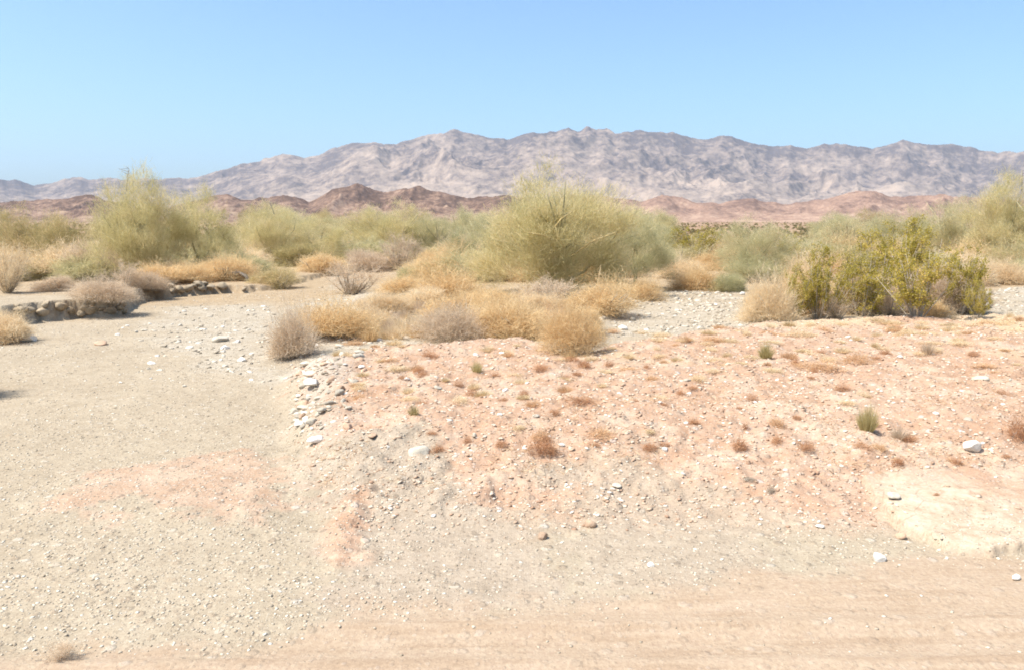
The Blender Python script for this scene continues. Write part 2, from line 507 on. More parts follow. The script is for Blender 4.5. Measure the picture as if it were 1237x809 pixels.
    h = mth(nt, 'ADD', mth(nt, 'MULTIPLY', h, .5), mth(nt, 'MULTIPLY', fine, .006))
    bp = N(nt, 'ShaderNodeBump', inputs={'Strength': .45, 'Distance': 1.0}); nt.links.new(h, bp.inputs['Height'])
    tone = mixc(nt, at('red'), (.665, .63, .575), (.685, .655, .635))
    tone = mixc(nt, at('road'), tone, (.65, .625, .605))
    tone = mixc(nt, at('cream'), tone, (.655, .615, .585))
    col = mixc(nt, 1.0, col, tone, 'MULTIPLY')
    b = N(nt, 'ShaderNodeBsdfDiffuse'); nt.links.new(col, b.inputs[0]); nt.links.new(bp.outputs[0], b.inputs['Normal'])
    nt.links.new(b.outputs[0], out.inputs[0])
    tag(link('ground', me, m), 'stony desert ground with pale gravel wash and reddish roadside slope', 'ground', kind='structure')


ground()


# ------------------------------------------------------------------ mountains and hills
def px_of_angle(t): return W / 2 + F / cp * t      # rough column of x/y slope t (near the horizon)


def range_mesh(name, tab, r0, rc, r1, ncol, nrow, scale, depth, seed, jag, span=.98):
    t = np.linspace(-span, span, ncol)
    tabx, taby = np.array(tab, float).T
    top = np.interp(px_of_angle(t), tabx, taby)
    top = top - fbm(t * 1000, t * 0, 14, 4, seed + 3) * jag
    slope = np.array([ray(W / 2, v)[1] for v in top])
    r = np.linspace(r0, r1, nrow)
    T, Rr = np.meshgrid(t, r)
    X, Y = T * Rr, Rr
    up = np.clip((Rr - r0) / (rc - r0), 0, 1); dn = np.clip((r1 - Rr) / (r1 - rc), 0, 1)
    E = np.where(Rr < rc, up ** 1.25, dn ** .8)
    wx = X + fbm(X, Y, scale * .8, 3, seed + 9) * scale * .35
    wy = Y + fbm(X, Y, scale * .8, 3, seed + 10) * scale * .35
    rg = ridged(wx, wy * .8, scale, 6, seed, .52)
    dd = depth * (1 - .72 * smooth(.6, 1.0, E))
    z = E * (1 - dd + dd * 1.6 * rg) + .07 * (ridged(wx, wy, scale * .3, 5, seed + 5, .6) - .5) * smooth(0, .2, E) * (1 - .6 * smooth(.75, 1, E))
    z = z * (CAM_H + slope * rc)[None, :]
    ang = ((z - CAM_H) / Rr).max(0)
    k = slope / np.maximum(ang, 1e-5)
    w = np.exp(-np.linspace(-2, 2, 41) ** 2); w /= w.sum()
    k = np.convolve(np.pad(k, 20, mode='edge'), w, 'valid')
    z = z * k[None, :]
    z = z + terrain(X.ravel(), Y.ravel(), False).reshape(X.shape) * (E < .25) * (1 - E * 4) * .9 - 6 * (E <= 0.0)
    idx = np.arange(nrow * ncol).reshape(nrow, ncol)
    q = np.stack([idx[:-1, :-1], idx[:-1, 1:], idx[1:, 1:], idx[1:, :-1]], -1).reshape(-1, 4)
    return mesh_np(name, np.stack([X, Y, z], -1).reshape(-1, 3), quads=q, tint=(px_of_angle(T) / W).ravel(),
                   attrs={'level': E.ravel()})


SKY = [(-400, 230), (-100, 226), (0, 218), (22, 217), (45, 226), (62, 222), (82, 216), (102, 215), (120, 218), (145, 216), (200, 217), (240, 214), (270, 206),
       (305, 197), (325, 192), (345, 186), (370, 190), (388, 187), (410, 178), (430, 173), (455, 173), (480, 174), (500, 168),
       (522, 162), (545, 158), (570, 160), (590, 166), (612, 170), (628, 163), (645, 159), (660, 162), (678, 156), (700, 157),
       (728, 156), (742, 161), (770, 159), (797, 159), (815, 161), (835, 168), (850, 170), (866, 165), (880, 164), (900, 172),
       (925, 177), (950, 176), (970, 181), (990, 175), (1015, 174), (1048, 181), (1062, 176), (1085, 169), (1110, 174),
       (1145, 175), (1175, 181), (1200, 185), (1237, 183), (1400, 190), (1700, 200)]
HILLS = [(-400, 248), (0, 245), (30, 243), (60, 241), (90, 238), (112, 236), (130, 242), (165, 250), (205, 250), (250, 240), (276, 234), (292, 242),
         (325, 240), (344, 235), (358, 238), (374, 245), (390, 236), (402, 229), (418, 226), (432, 223), (448, 227), (464, 233),
         (480, 228), (502, 227), (532, 231), (560, 239), (590, 239), (612, 236), (650, 240), (700, 238), (735, 238), (758, 241), (774, 244),
         (790, 238), (806, 237), (822, 240), (842, 245), (868, 245), (890, 241), (905, 240), (930, 245), (950, 246), (980, 243),
         (1000, 239), (1020, 233), (1040, 230), (1056, 231), (1074, 239), (1100, 238), (1132, 235), (1150, 237), (1200, 241), (1237, 243), (1700, 248)]


def rock_range_mat(name, dark, mid_c, light, scale, tintmix=None):
    m, nt, out = new_mat(name)
    tc = N(nt, 'ShaderNodeTexCoord'); P = tc.outputs['Object']
    n1 = noise(nt, P, scale, 6, .68); n2 = noise(nt, P, scale * 7, 6, .72)
    f = mth(nt, 'ADD', mth(nt, 'MULTIPLY', n1, .5), mth(nt, 'MULTIPLY', n2, .5))
    lev = N(nt, 'ShaderNodeAttribute', attribute_name='level').outputs['Fac']
    f = mth(nt, 'SUBTRACT', f, mth(nt, 'MULTIPLY', mth(nt, 'SUBTRACT', lev, .5), .11))
    col = ramp(nt, f, [(.42, dark), (.5, mid_c), (.59, light)])
    if tintmix:
        t = N(nt, 'ShaderNodeAttribute', attribute_name='tint').outputs['Fac']
        fac = ramp(nt, t, [(.50, (0, 0, 0)), (.62, (1, 1, 1))])
        col = mixc(nt, fac, col, ramp(nt, f, [(.36, tintmix[0]), (.5, tintmix[1]), (.64, tintmix[2])]))
    d = N(nt, 'ShaderNodeBsdfDiffuse'); nt.links.new(col, d.inputs[0])
    bp = N(nt, 'ShaderNodeBump', inputs={'Strength': .45, 'Distance': 14 / (scale * 300)})
    nt.links.new(n2, bp.inputs['Height']); nt.links.new(bp.outputs[0], d.inputs['Normal'])
    nt.links.new(d.outputs[0], out.inputs[0])
    return m


tag(link('mountains', range_mesh('mountains', SKY, 4200, 6800, 8600, 1300, 420, 1500, .60, 201, 2.4),
         rock_range_mat('mountain rock', (.125, .098, .088), (.25, .19, .15), (.375, .285, .215), .0024)),
    'long hazy grey and tan desert mountain range on the skyline', 'mountains', kind='structure')
tag(link('hills', range_mesh('hills', HILLS, 1500, 2000, 2700, 1200, 230, 170, .64, 301, 1.8),
         rock_range_mat('red hill rock', (.105, .066, .047), (.205, .128, .088), (.33, .225, .155), .012,
                        ((.155, .098, .075), (.29, .185, .132), (.43, .295, .21)))),
    'low reddish brown hills in front of the mountain range', 'hills', kind='structure')


# ------------------------------------------------------------------ plants
def make_tree(seed, n=15000, nclump=150, lean=0.0, limbs=4, dead=0, open_=.9):
    """A palo verde about 1 m high and 1 m wide (unit size, scaled when placed): trunk, limbs, crown meshes."""
    global rng
    rng = np.random.default_rng(seed)
    lobes = []
    for i in range(9):
        a = i / 9 * 2 * math.pi + rng.uniform(-.4, .4)
        rr = rng.uniform(.16, .30)
        lobes.append((math.cos(a) * rr, math.sin(a) * rr, rng.uniform(.34, .72), rng.uniform(.17, .25)))
    lobes.append((lean, 0, .74, .24)); lobes.append((0, 0, .45, .28))
    for i in range(8):
        a = i / 8 * 2 * math.pi + rng.uniform(-.4, .4)
        rr = rng.uniform(.24, .38)
        lobes.append((math.cos(a) * rr, math.sin(a) * rr, rng.uniform(.13, .40), rng.uniform(.12, .20)))
    lobes.append((.06, -.22, .22, .16)); lobes.append((-.12, -.2, .2, .16))
    crown = Build(); tr = Build(); out = []
    tr.tube([(0, 0, -.06), (.012, .005, .05), (-.012, .01, .14), (.01, 0, .22)], [.026, .021, .017, .014], 7, .4)
    limb_meshes = []
    for k in range(limbs):
        b = Build(); lob = lobes[int(k * 9 / limbs)]
        end = np.array(lob[:3]) + rng.normal(size=3) * .06
        st = np.array([0, 0, .06 + .04 * k])
        m1 = st * .6 + end * .4 + rng.normal(size=3) * .035; m2 = st * .25 + end * .75 + rng.normal(size=3) * .03
        b.tube([st, m1, m2, end], [.013, .010, .007, .003], 6, rng.uniform(.2, .9))
        for j in range(5):
            o2 = end + unit(rng.normal(size=3)) * rng.uniform(.12, .24) + [0, 0, .05]
            b.tube([m1 * .5 + m2 * .5, (m2 + o2) / 2 + rng.normal(size=3) * .02, o2], [.006, .004, .0015], 5, rng.uniform(.2, 1))
        limb_meshes.append(b.mesh('limb'))
    # clumps of twigs
    li = rng.integers(0, len(lobes), nclump)
    L = np.array(lobes)[li]
    dirs = unit(rng.normal(size=(nclump, 3)) + [0, 0, .25])
    cc = L[:, :3] + dirs * (L[:, 3] * rng.uniform(.45, 1.0, nclump))[:, None]
    cc[:, 2] = np.maximum(cc[:, 2], rng.uniform(.05, .14, nclump))
    ctint = rng.uniform(.2, .75, nclump)
    k = rng.integers(0, nclump, n)
    base = np.array([0, 0, .12])
    p0 = cc[k] + rng.normal(size=(n, 3)) * .046
    d = unit(unit(p0 - base) * .65 + np.array([0, 0, .55]) + rng.normal(size=(n, 3)) * .62)
    ln = rng.uniform(.022, .080, n)[:, None]
    p1 = p0 + d * ln * .55
    p2 = p0 + d * ln + np.array([0, 0, -1]) * ln * rng.uniform(-.1, .25, n)[:, None]
    crown.ribbons(p0, p1, p2, rng.uniform(.0011, .0025, n), np.clip(ctint[k] + rng.normal(size=n) * .16, 0, 1))
    # a few long escaping wands
    nw = n // 90
    kk = rng.integers(0, nclump, nw)
    s = cc[kk]; d = unit(unit(s - base) + [0, 0, .6] + rng.normal(size=(nw, 3)) * .35); ln = rng.uniform(.10, .2, nw)[:, None]
    crown.ribbons(s, s + d * ln * .5, s + d * ln - [0, 0, .01], .004, np.full(nw, .7))
    dead_m = None
    if dead:
        b = Build()
        for q in range(dead):
            a = np.array([rng.uniform(-.05, .2), rng.uniform(-.1, .1), .80])
            e = a + [rng.uniform(-.05, .05), 0, rng.uniform(.17, .26)]
            b.tube([a, (a + e) / 2 + rng.normal(size=3) * .01, e], [.005, .0035, .0015], 5, .5)
            for w in range(9):
                f = rng.uniform(.35, 1); o = a + (e - a) * f
                e2 = o + unit(rng.normal(size=3) + [0, 0, 1.2]) * rng.uniform(.04, .09)
                b.tube([o, (o + e2) / 2, e2], [.0022, .0016, .001], 4, rng.uniform())
        dead_m = b.mesh('dead_branch')
    return {'trunk': tr.mesh('trunk'), 'limbs': limb_meshes, 'crown': crown.mesh('crown'), 'dead': dead_m}


def make_dome(seed, n=13000, fuzz=.085, spread=.30, wire=.0038, stems=200, lump=.24, low=.0, inner=.55):
    """A rounded dry shrub of unit width and unit height: (stems mesh, foliage mesh)."""
    global rng
    rng = np.random.default_rng(seed)
    fo, st = Build(), Build()
    k_ = rng.integers(4, 8)
    ca = rng.uniform(0, 2 * math.pi, k_); cr = rng.uniform(.08, .30, k_); cr[0] = .04
    cs = rng.uniform(.42, .80, k_); cs[0] = rng.uniform(.75, .95); chh = cs * rng.uniform(.8, 1.15, k_)
    which = rng.choice(k_, n, p=cs ** 2 / (cs ** 2).sum())
    az = rng.uniform(0, 2 * math.pi, n); ct = rng.uniform(low, 1, n) ** .85
    stt = np.sqrt(np.maximum(1 - ct * ct, 0))
    lumpf = 1 + lump * (vnoise(az * 1.9 + 3 + which, ct * 3 + seed, seed) * 2 - 1) + lump * .7 * (vnoise(az * 5 + 9, ct * 8 + which, seed + 1) * 2 - 1)
    rad = lumpf * rng.uniform(.70, 1.06, n)
    cen = np.stack([np.cos(ca) * cr, np.sin(ca) * cr, np.zeros(k_)], 1)[which]
    tip = np.stack([np.cos(az) * stt * .5 * cs[which], np.sin(az) * stt * .5 * cs[which], ct * .98 * np.minimum(chh[which], 1.0)], 1) * rad[:, None]
    root = np.stack([tip[:, 0] * spread, tip[:, 1] * spread, np.zeros(n)], 1) + rng.normal(size=(n, 3)) * [.03, .03, 0] + cen * .8
    tip = tip + cen
    s0 = rng.uniform(inner, .9, n)[:, None]
    p0 = root + (tip - root) * s0
    p0[:, 2] += .03
    tangle = rng.uniform(0, 1, n) < .6
    d_ = unit(unit(tip - root) * .55 + rng.normal(size=(n, 3)) * .75 + [0, 0, .15]) * rng.uniform(.05, .14, n)[:, None]
    p2 = np.where(tangle[:, None], p0 + d_, tip + rng.normal(size=(n, 3)) * fuzz * [.6, .6, .5])
    p1 = (p0 + p2) / 2 + rng.normal(size=(n, 3)) * .012 + [0, 0, .01]
    p2[:, 2] = np.maximum(p2[:, 2], .0)
    cl = vnoise(az * 3, ct * 5 + which * 3, seed + 7)
    ctn = rng.uniform(-.14, .14, k_)
    fo.ribbons(p0, p1, p2, rng.uniform(.6, 1.4, n) * wire, np.clip(.25 + .5 * cl + ctn[which] + rng.normal(size=n) * .14, 0, 1))
    i = rng.integers(0, n, stems)
    r = root[i]; r[:, 2] = -.04
    e = r + (tip[i] - r) * rng.uniform(.4, .78, stems)[:, None]
    st.ribbons(r, (r + e) / 2 + rng.normal(size=(stems, 3)) * .02, e, .008, rng.uniform(0, 1, stems))
    for q in range(7):
        a = rng.uniform(0, 6.28); e = np.array([math.cos(a) * .3, math.sin(a) * .3, rng.uniform(.25, .5)])
        st.tube([(0, 0, -.05), e * .45 + rng.normal(size=3) * .03, e], [.016, .011, .004], 5, .5)
    return st.mesh('stems'), fo.mesh('foliage')


def make_creosote(seed, n=11500, nst=26, vert=1.0):
    """A creosote bush, unit width and height: bare grey stems fanning up, leaf sprays along their upper halves."""
    global rng
    rng = np.random.default_rng(seed)
    fo, st = Build(), Build()
    ends = []
    for k in range(nst):
        a = rng.uniform(0, 6.28); rr = rng.uniform(.1, .5) ; hgt = rng.uniform(.6, 1.0) * (1 - .35 * (rr / .5) ** 2)
        e = np.array([math.cos(a) * rr, math.sin(a) * rr, hgt])
        r = np.array([math.cos(a) * .05, math.sin(a) * .05, -.04])
        m_ = r * .45 + e * .55 + np.array([math.cos(a), math.sin(a), 0]) * .03 + rng.normal(size=3) * .03
        st.tube([r, m_, e], [.008, .005, .002], 5, rng.uniform())
        for j in range(7):
            f = rng.uniform(.2, 1.0)
            o = (m_ + (e - m_) * max(0, (f - .5) * 2)) if f > .5 else (r + (m_ - r) * f * 2)
            e2 = o + unit(rng.normal(size=3) + [math.cos(a) * .6, math.sin(a) * .6, 1.1]) * rng.uniform(.08, .2)
            st.tube([o, (o + e2) / 2 + rng.normal(size=3) * .01, e2], [.004, .003, .0015], 4, rng.uniform())
            ends.append((o, e2))
    ends = np.array(ends)
    k = rng.integers(0, len(ends), n)
    f = rng.uniform(.15, 1.1, n)[:, None]
    p = ends[k, 0] + (ends[k, 1] - ends[k, 0]) * f + rng.normal(size=(n, 3)) * .022
    ctint = rng.uniform(.15, .7, len(ends))
    fo.leaves(p, rng.uniform(.008, .017, n), np.clip(ctint[k] + rng.normal(size=n) * .2, 0, 1))
    return st.mesh('stems'), fo.mesh('foliage')


def make_dead(seed, n=4600, nst=46):
    """A leafless twiggy bush, unit width and height: stems and a haze of bare twigs."""
    global rng
    rng = np.random.default_rng(seed)
    tw, st = Build(), Build()
    segs = []
    for k in range(nst):
        a = rng.uniform(0, 6.28); rr = rng.uniform(.1, .48); h = rng.uniform(.45, .95) * (1 - .5 * (rr / .5) ** 2)
        e = np.array([math.cos(a) * rr, math.sin(a) * rr, h]); r = np.array([math.cos(a) * .04, math.sin(a) * .04, -.04])
        m_ = r * .5 + e * .5 + rng.normal(size=3) * .03
        st.tube([r, m_, e], [.007, .005, .0015], 4, rng.uniform())
        segs += [(r, m_), (m_, e), (m_, e)]
    segs = np.array(segs)
    for lev, (cnt, l0, l1, w) in enumerate(((n // 4, .10, .24, .005), (n, .05, .13, .0034))):
        k = rng.integers(0, len(segs), cnt)
        o = segs[k, 0] + (segs[k, 1] - segs[k, 0]) * rng.uniform(.15, 1, cnt)[:, None]
        par = unit(segs[k, 1] - segs[k, 0])
        d = unit(par + rng.normal(size=(cnt, 3)) * .65 + [0, 0, .15]); ln = rng.uniform(l0, l1, cnt)[:, None]
        e = o + d * ln
        tw.ribbons(o, (o + e) / 2 + rng.normal(size=(cnt, 3)) * .008, e, w, rng.uniform(0, 1, cnt))
        segs = np.concatenate([segs, np.stack([o, e], 1)])
    return st.mesh('stems'), tw.mesh('twigs')


def make_tuft(seed, n=420, spread=.5, droop=.1, wire=.012):
    """One clump of blades of unit width and height (a single mesh)."""
    global rng
    rng = np.random.default_rng(seed)
    b = Build()
    a = rng.uniform(0, 6.28, n); rr = rng.uniform(0, 1, n) ** .6
    r = np.stack([np.cos(a) * rr * .16, np.sin(a) * rr * .16, np.full(n, -.05)], 1)
    h = rng.uniform(.45, 1, n) * (1 - .45 * rr ** 2)
    e = np.stack([np.cos(a) * rr * spread, np.sin(a) * rr * spread, h], 1) + rng.normal(size=(n, 3)) * .05
    m_ = (r + e) / 2 + [0, 0, droop]
    b.ribbons(r, m_, e, rng.uniform(.6, 1.4, n) * wire, rng.uniform(0, 1, n), .85)
    return b.mesh('tuft')


TREES = [make_tree(1, 66000, 260, dead=0, limbs=6), make_tree(2, 46000, 170, .05, dead=1), make_tree(3, 34000, 130, -.05), make_tree(4, 30000, 115, .06)]
DOMES = [make_dome(11), make_dome(12, lump=.3), make_dome(13, 11000, .11), make_dome(14, 12000, .10, lump=.36), make_dome(15, lump=.3), make_dome(16, 11000, .11, lump=.4)]
CREO = [make_creosote(21), make_creosote(22, 9500, 20), make_creosote(23, 8500, 18)]
DEAD = [make_dead(31), make_dead(32, 3200, 36), make_dead(33, 5200, 56)]
TUFTS = [make_tuft(41), make_tuft(42, 300, .55), make_tuft(43, 520, .45, .02)]
MATS = [make_dome(51, 1300, .16, .6, .012, 20, .4), make_dome(52, 1000, .2, .6, .014, 16, .45)]
_cache = {}


def coloured(me, mat):
    """The mesh with one material: the same data is shared by every copy of that colour."""
    key = (me.name, mat)
    if key not in _cache:
        m2 = me.copy(); m2.name = me.name; m2.materials.clear(); m2.materials.append(M[mat]); _cache[key] = m2
    return _cache[key]


def spot(px, base):
    x, y, _ = hit(px, base)
    return x, y


def place(name, x, y, w, h, rot=None, depth=None):
    o = bpy.data.objects.new(name, None); C.objects.link(o)
    o.empty_display_size = .2
    o.location = (x, y, gz(x, y) - .01)
    o.scale = (w, w if depth is None else depth, h)
    o.rotation_euler = (0, 0, random.uniform(0, 6.28) if rot is None else rot)
    return o


def dims(px, base, top, wpx):
    x, y = spot(px, base)
    dist = y
    ztop = CAM_H + ray(px, top)[1] * y
    return x, y, wpx / F * dist / cp, max(ztop - gz(x, y), .05)


def tree(px, base, top, wpx, label, variant=0, mat='palo', group=None, rot=None, name='palo_verde_tree', cat='tree'):
    x, y, w, h = dims(px, base, top, wpx)
    p = TREES[variant]
    w *= 1.10
    o = place(name, x, y, w, h * 1.05, rot, depth=min(w, max(h * 1.1, w * .7)))
    tag(o, label, cat, group)
    link('trunk', coloured(p['trunk'], 'bark'), parent=o)
    for i, lm in enumerate(p['limbs']):
        link('limb', coloured(lm, 'bark'), parent=o)
    link('crown', coloured(p['crown'], mat), parent=o)
    if p['dead']: link('dead_branch', coloured(p['dead'], 'dead_wood'), parent=o)
    return o


def shrub(px, base, top, wpx, label, kind='gold', variant=0, mat=None, group=None, name='dry_shrub', cat='shrub'):
    x, y, w, h = dims(px, base, top, wpx)
    if kind == 'creosote': st, fo = CREO[variant % 3]; mat = mat or 'creosote'; fname = 'foliage'
    elif kind == 'dead': st, fo = DEAD[variant % 3]; mat = mat or 'deadgrey'; fname = 'twigs'
    else: st, fo = DOMES[(variant + int(px * 7)) % 6]; mat = mat or 'gold'; fname = 'foliage'
    if kind == 'gold': w *= 1.40; h *= 1.10
    if kind == 'creosote': w *= 1.08; h *= 1.05
    o = place(name, x, y, w, h, depth=max(min(w, h * 2.2), w * .75))
    o.rotation_euler = (random.uniform(-.16, .16), random.uniform(-.16, .16), o.rotation_euler[2])
    tag(o, label, cat, group)
    link('stems', coloured(st, 'stem'), parent=o)
    link(fname, coloured(fo, mat), parent=o)
    return o


def tuft(px, base, top, wpx, label, mat='tuftgreen', kind='tuft', variant=0, group=None, name='grass_tuft', cat='tuft'):
    x, y, w, h = dims(px, base, top, wpx)
    me = TUFTS[variant % 3] if kind == 'tuft' else MATS[variant % 2][1]
    o = link(name, coloured(me, mat), loc=(x, y, gz(x, y) - .01))
    o.scale = (w, w, h); o.rotation_euler = (0, 0, random.uniform(0, 6.28))
    return tag(o, label, cat, group)


# --- trees
t1 = tree(667, 355, 205, 192, 'large round yellow green palo verde with pale bare limbs beside the stony channel', 0, rot=.3)
for pts, lab in (([(.02, -.30, .30), (.12, -.36, .41), (.26, -.38, .48)], 'pale golden bare branch slanting up to one side'),
                 ([(-.02, -.30, .38), (-.10, -.36, .50), (-.06, -.40, .58), (.0, -.40, .63)], 'pale golden bare branch rising through the crown'),
                 ([(-.06, -.33, .42), (-.16, -.38, .46), (-.24, -.38, .48)], 'short pale golden bare branch pointing sideways')):
    b = Build(); b.tube(pts, [.007, .006, .005, .003][:len(pts)], 6, .6)
    link('dead_branch', b.mesh('dead_branch'), M['gold_bark'], t1)['label'] = lab
tree(768, 346, 252, 108, 'low grey green palo verde leaning out over the pale stony channel', 2, 'palo_grey')
tree(168, 337, 210, 112, 'tall palo verde with bare dead top twigs above the golden shrubs', 1, rot=1.0)
tree(240, 333, 228, 105, 'broad palo verde just behind the golden shrubs on the far bank', 3, 'palo')
tree(48, 332, 250, 120, 'olive palo verde behind the grey dead bush on the cut bank', 2, 'palo_olive')
tree(-8, 330, 254, 70, 'olive green tree cut by the photo edge behind straw bush', 3, 'palo_olive')
tree(330, 318, 248, 95, 'yellow green palo verde behind the golden shrub row, alone at its end', 1)
tree(385, 313, 262, 80, 'small yellowish tree between two bigger palo verdes beyond the wash', 3)
tree(468, 312, 244, 112, 'yellowish palo verde below the reddest hill, behind the twiggy dead bush', 2)
tree(528, 312, 262, 70, 'short pale green tree filling the gap beside the large palo verde', 3, 'palo_grey')
tree(578, 335, 262, 80, 'dim green low tree tucked against the large palo verde', 3, 'palo_grey')
tree(912, 338, 264, 100, 'blue green feathery tree across the stony channel from the large palo verde', 2, 'palo_grey')
tree(1216, 326, 213, 112, 'tall yellow green palo verde cut by the edge beyond the creosote bushes', 1, 'palo', rot=4)
tree(1150, 318, 240, 90, 'thin grey green tree rising just above the tallest creosote bush', 3, 'palo_grey')
tree(1085, 318, 252, 105, 'wide grey green tree directly behind the creosote thicket', 2, 'palo_grey')
tree(1022, 310, 262, 80, 'small grey green tree at the plain edge behind the creosote thicket', 3, 'palo_grey')
# --- golden shrubs
for a in (
    (404, 406, 352, 84, 'golden topped grey based shrub at the tip of the shrub island', 'gold', 0, 'gold'),
    (352, 431, 362, 50, 'narrow grey brown shrub standing at the very edge of the gravel wash', 'gold', 1, 'deadgrey'),
    (472, 380, 344, 52, 'small brownish round shrub alone on the stony island', 'gold', 2, 'straw'),
    (538, 364, 318, 104, 'broad golden shrub with a dark hollow below, middle of the island', 'gold', 1, 'gold'),
    (490, 356, 324, 62, 'golden shrub at the back of the island, on its wash side', 'gold', 3, 'gold'),
    (592, 376, 338, 84, 'low straw gold shrub between the dead twig bush and the large palo verde', 'gold', 2, 'gold'),
    (634, 406, 352, 98, 'big rust gold shrub overhanging the red bench edge', 'gold', 3, 'gold'),
    (668, 400, 366, 56, 'rusty orange shrub squeezed beside the big rust gold shrub', 'gold', 0, 'rust'),
    (692, 425, 356, 60, 'orange gold shrub drooping down into the notch of the bench', 'gold', 2, 'gold'),
    (734, 380, 328, 78, 'golden round shrub at the foot of the large palo verde by the channel', 'gold', 0, 'gold'),
    (772, 362, 332, 44, 'small golden shrub with dark underside beside the pale channel', 'gold', 1, 'gold'),
    (202, 343, 309, 72, 'golden shrub under the tall palo verde with dead top', 'gold', 3, 'gold'),
    (238, 341, 314, 50, 'bright golden low shrub second along the far bank row', 'gold', 1, 'gold'),
    (278, 339, 307, 66, 'golden shrub above the fallen dead log on the far bank', 'gold', 0, 'gold'),
    (336, 348, 316, 50, 'olive brown shrub at the end of the far bank by the wash bend', 'gold', 2, 'palo_olive'),
    (384, 328, 298, 58, 'yellow straw shrub behind the wash bend', 'gold', 1, 'gold'),
    (175, 352, 322, 40, 'brown grey shrub at the corner of the cut bank', 'gold', 2, 'deadgrey'),
    (838, 350, 318, 62, 'low golden shrub in the middle of the stony channel', 'gold', 1, 'gold'),
    (815, 336, 302, 50, 'straw gold shrub at the head of the stony channel', 'gold', 3, 'straw'),
    (880, 352, 322, 46, 'grey green low shrub at the foot of the blue green tree', 'gold', 2, 'palo_grey'),
    (862, 326, 300, 60, 'yellowish shrub behind the golden shrub of the stony channel', 'gold', 0, 'gold'),
    (1210, 343, 308, 56, 'golden buff shrub beyond the creosote, beside the far stony patch', 'gold', 0, 'straw'),
    (1182, 345, 310, 40, 'pinkish straw shrub directly behind the last creosote bush', 'gold', 2, 'straw'),
    (1132, 383, 360, 38, 'small bright golden clump in front of the tallest creosote bush', 'gold', 3, 'gold'),
    (934, 390, 322, 58, 'straw coloured ragged shrub at the near end of the creosote thicket', 'gold', 1, 'straw'),
    (972, 372, 300, 62, 'tall buff dry shrub behind the first creosote bush', 'gold', 2, 'straw'),
    (1020, 378, 310, 66, 'straw shrub showing between the first two creosote bushes', 'gold', 1, 'straw'),
    (1072, 376, 318, 60, 'buff shrub behind the middle of the creosote thicket', 'gold', 3, 'straw'),
    (1128, 378, 300, 70, 'grey straw shrub behind the tallest creosote bush', 'gold', 0, 'deadgrey'),
    (512, 372, 338, 70, 'buff shrub bridging the two golden shrubs at the back of the island', 'gold', 4, 'straw'),
    (570, 402, 366, 60, 'straw shrub just behind the grey twiggy low shrub', 'gold', 2, 'gold'),
    (604, 392, 352, 70, 'golden shrub rising behind the big rust gold shrub', 'gold', 5, 'gold'),
    (648, 378, 344, 70, 'pale straw shrub at the foot of the large palo verde trunk', 'gold', 1, 'straw'),
    (445, 398, 364, 46, 'small straw shrub beside the golden topped grey based shrub', 'gold', 3, 'straw'),
    (956, 380, 308, 56, 'golden tan shrub wedged against the straw coloured ragged shrub', 'gold', 0, 'gold'),
    (918, 388, 338, 44, 'small buff shrub at the edge of the stony channel by the thicket', 'gold', 5, 'straw'),
    (560, 385, 346, 80, 'low golden mound filling the middle of the shrub island', 'gold', 0, 'gold'),
    (700, 398, 362, 60, 'golden shrub between the large palo verde and the notch of the bench', 'gold', 2, 'gold'),
    (6, 412, 362, 58, 'pinkish tan dry shrub cut by the photo edge below the bank', 'gold', 3, 'straw'),
    (-62, 484, 346, 72, 'dense dry shrub just outside the photo edge, shading the gravel', 'gold', 1, 'gold'),
    (70, 352, 326, 40, 'pale grey shrub sitting flat on top of the cut bank', 'gold', 2, 'deadgrey'),
    (124, 362, 331, 60, 'low mauve grey shrub spilling over the end of the cut bank', 'gold', 0, 'deadgrey'),
    (548, 409, 362, 70, 'grey twiggy low shrub at the back edge of the red bench', 'gold', 2, 'deadgrey'),
): shrub(a[0], a[1], a[2], a[3], a[4], a[5], a[6], a[7], group=None)
for i in range(80):
    px = random.uniform(425, 720); py = random.uniform(362, 408) - .06 * (px - 570)
    if px > 660: py = random.uniform(372, 412)
    tuft(px, py, py - random.uniform(12, 26), random.uniform(22, 46), 'loose straw grass clump between the shrubs of the island', random.choice(('gold', 'straw', 'straw', 'gold', 'deadgrey')),
         'tuft', random.randrange(3), 'straw grass clumps on the shrub island', name='straw_tuft')
# --- leafless bushes
for a in (
    (110, 337, 284, 84, 'beige leafless bush behind the cut bank, biggest of the bare bushes', 0),
    (150, 350, 312, 50, 'brown grey bare bush beside the beige one above the bank corner', 1),
    (10, 354, 284, 52, 'pale straw bare bush at the photo edge on top of the bank', 2),
    (484, 326, 278, 70, 'pinkish grey bare bush in front of the yellowish palo verde', 0),
    (424, 356, 310, 92, 'sparse see through bare bush at the wash bend on the island', 1),
    (664, 372, 330, 90, 'tangle of bare grey twigs under the large palo verde', 2),
    (1168, 379, 330, 62, 'grey white bare bush at the far end of the creosote thicket', 2),
    (1075, 381, 342, 60, 'grey bare twigs in the gap between two creosote bushes', 0),
    (1010, 386, 345, 50, 'low grey bare bush at the foot of the first creosote bush', 1),
): shrub(a[0], a[1], a[2], a[3], a[4], 'dead', a[5], mat='straw' if 'straw' in a[4] else None, name='bare_bush', cat='bush')
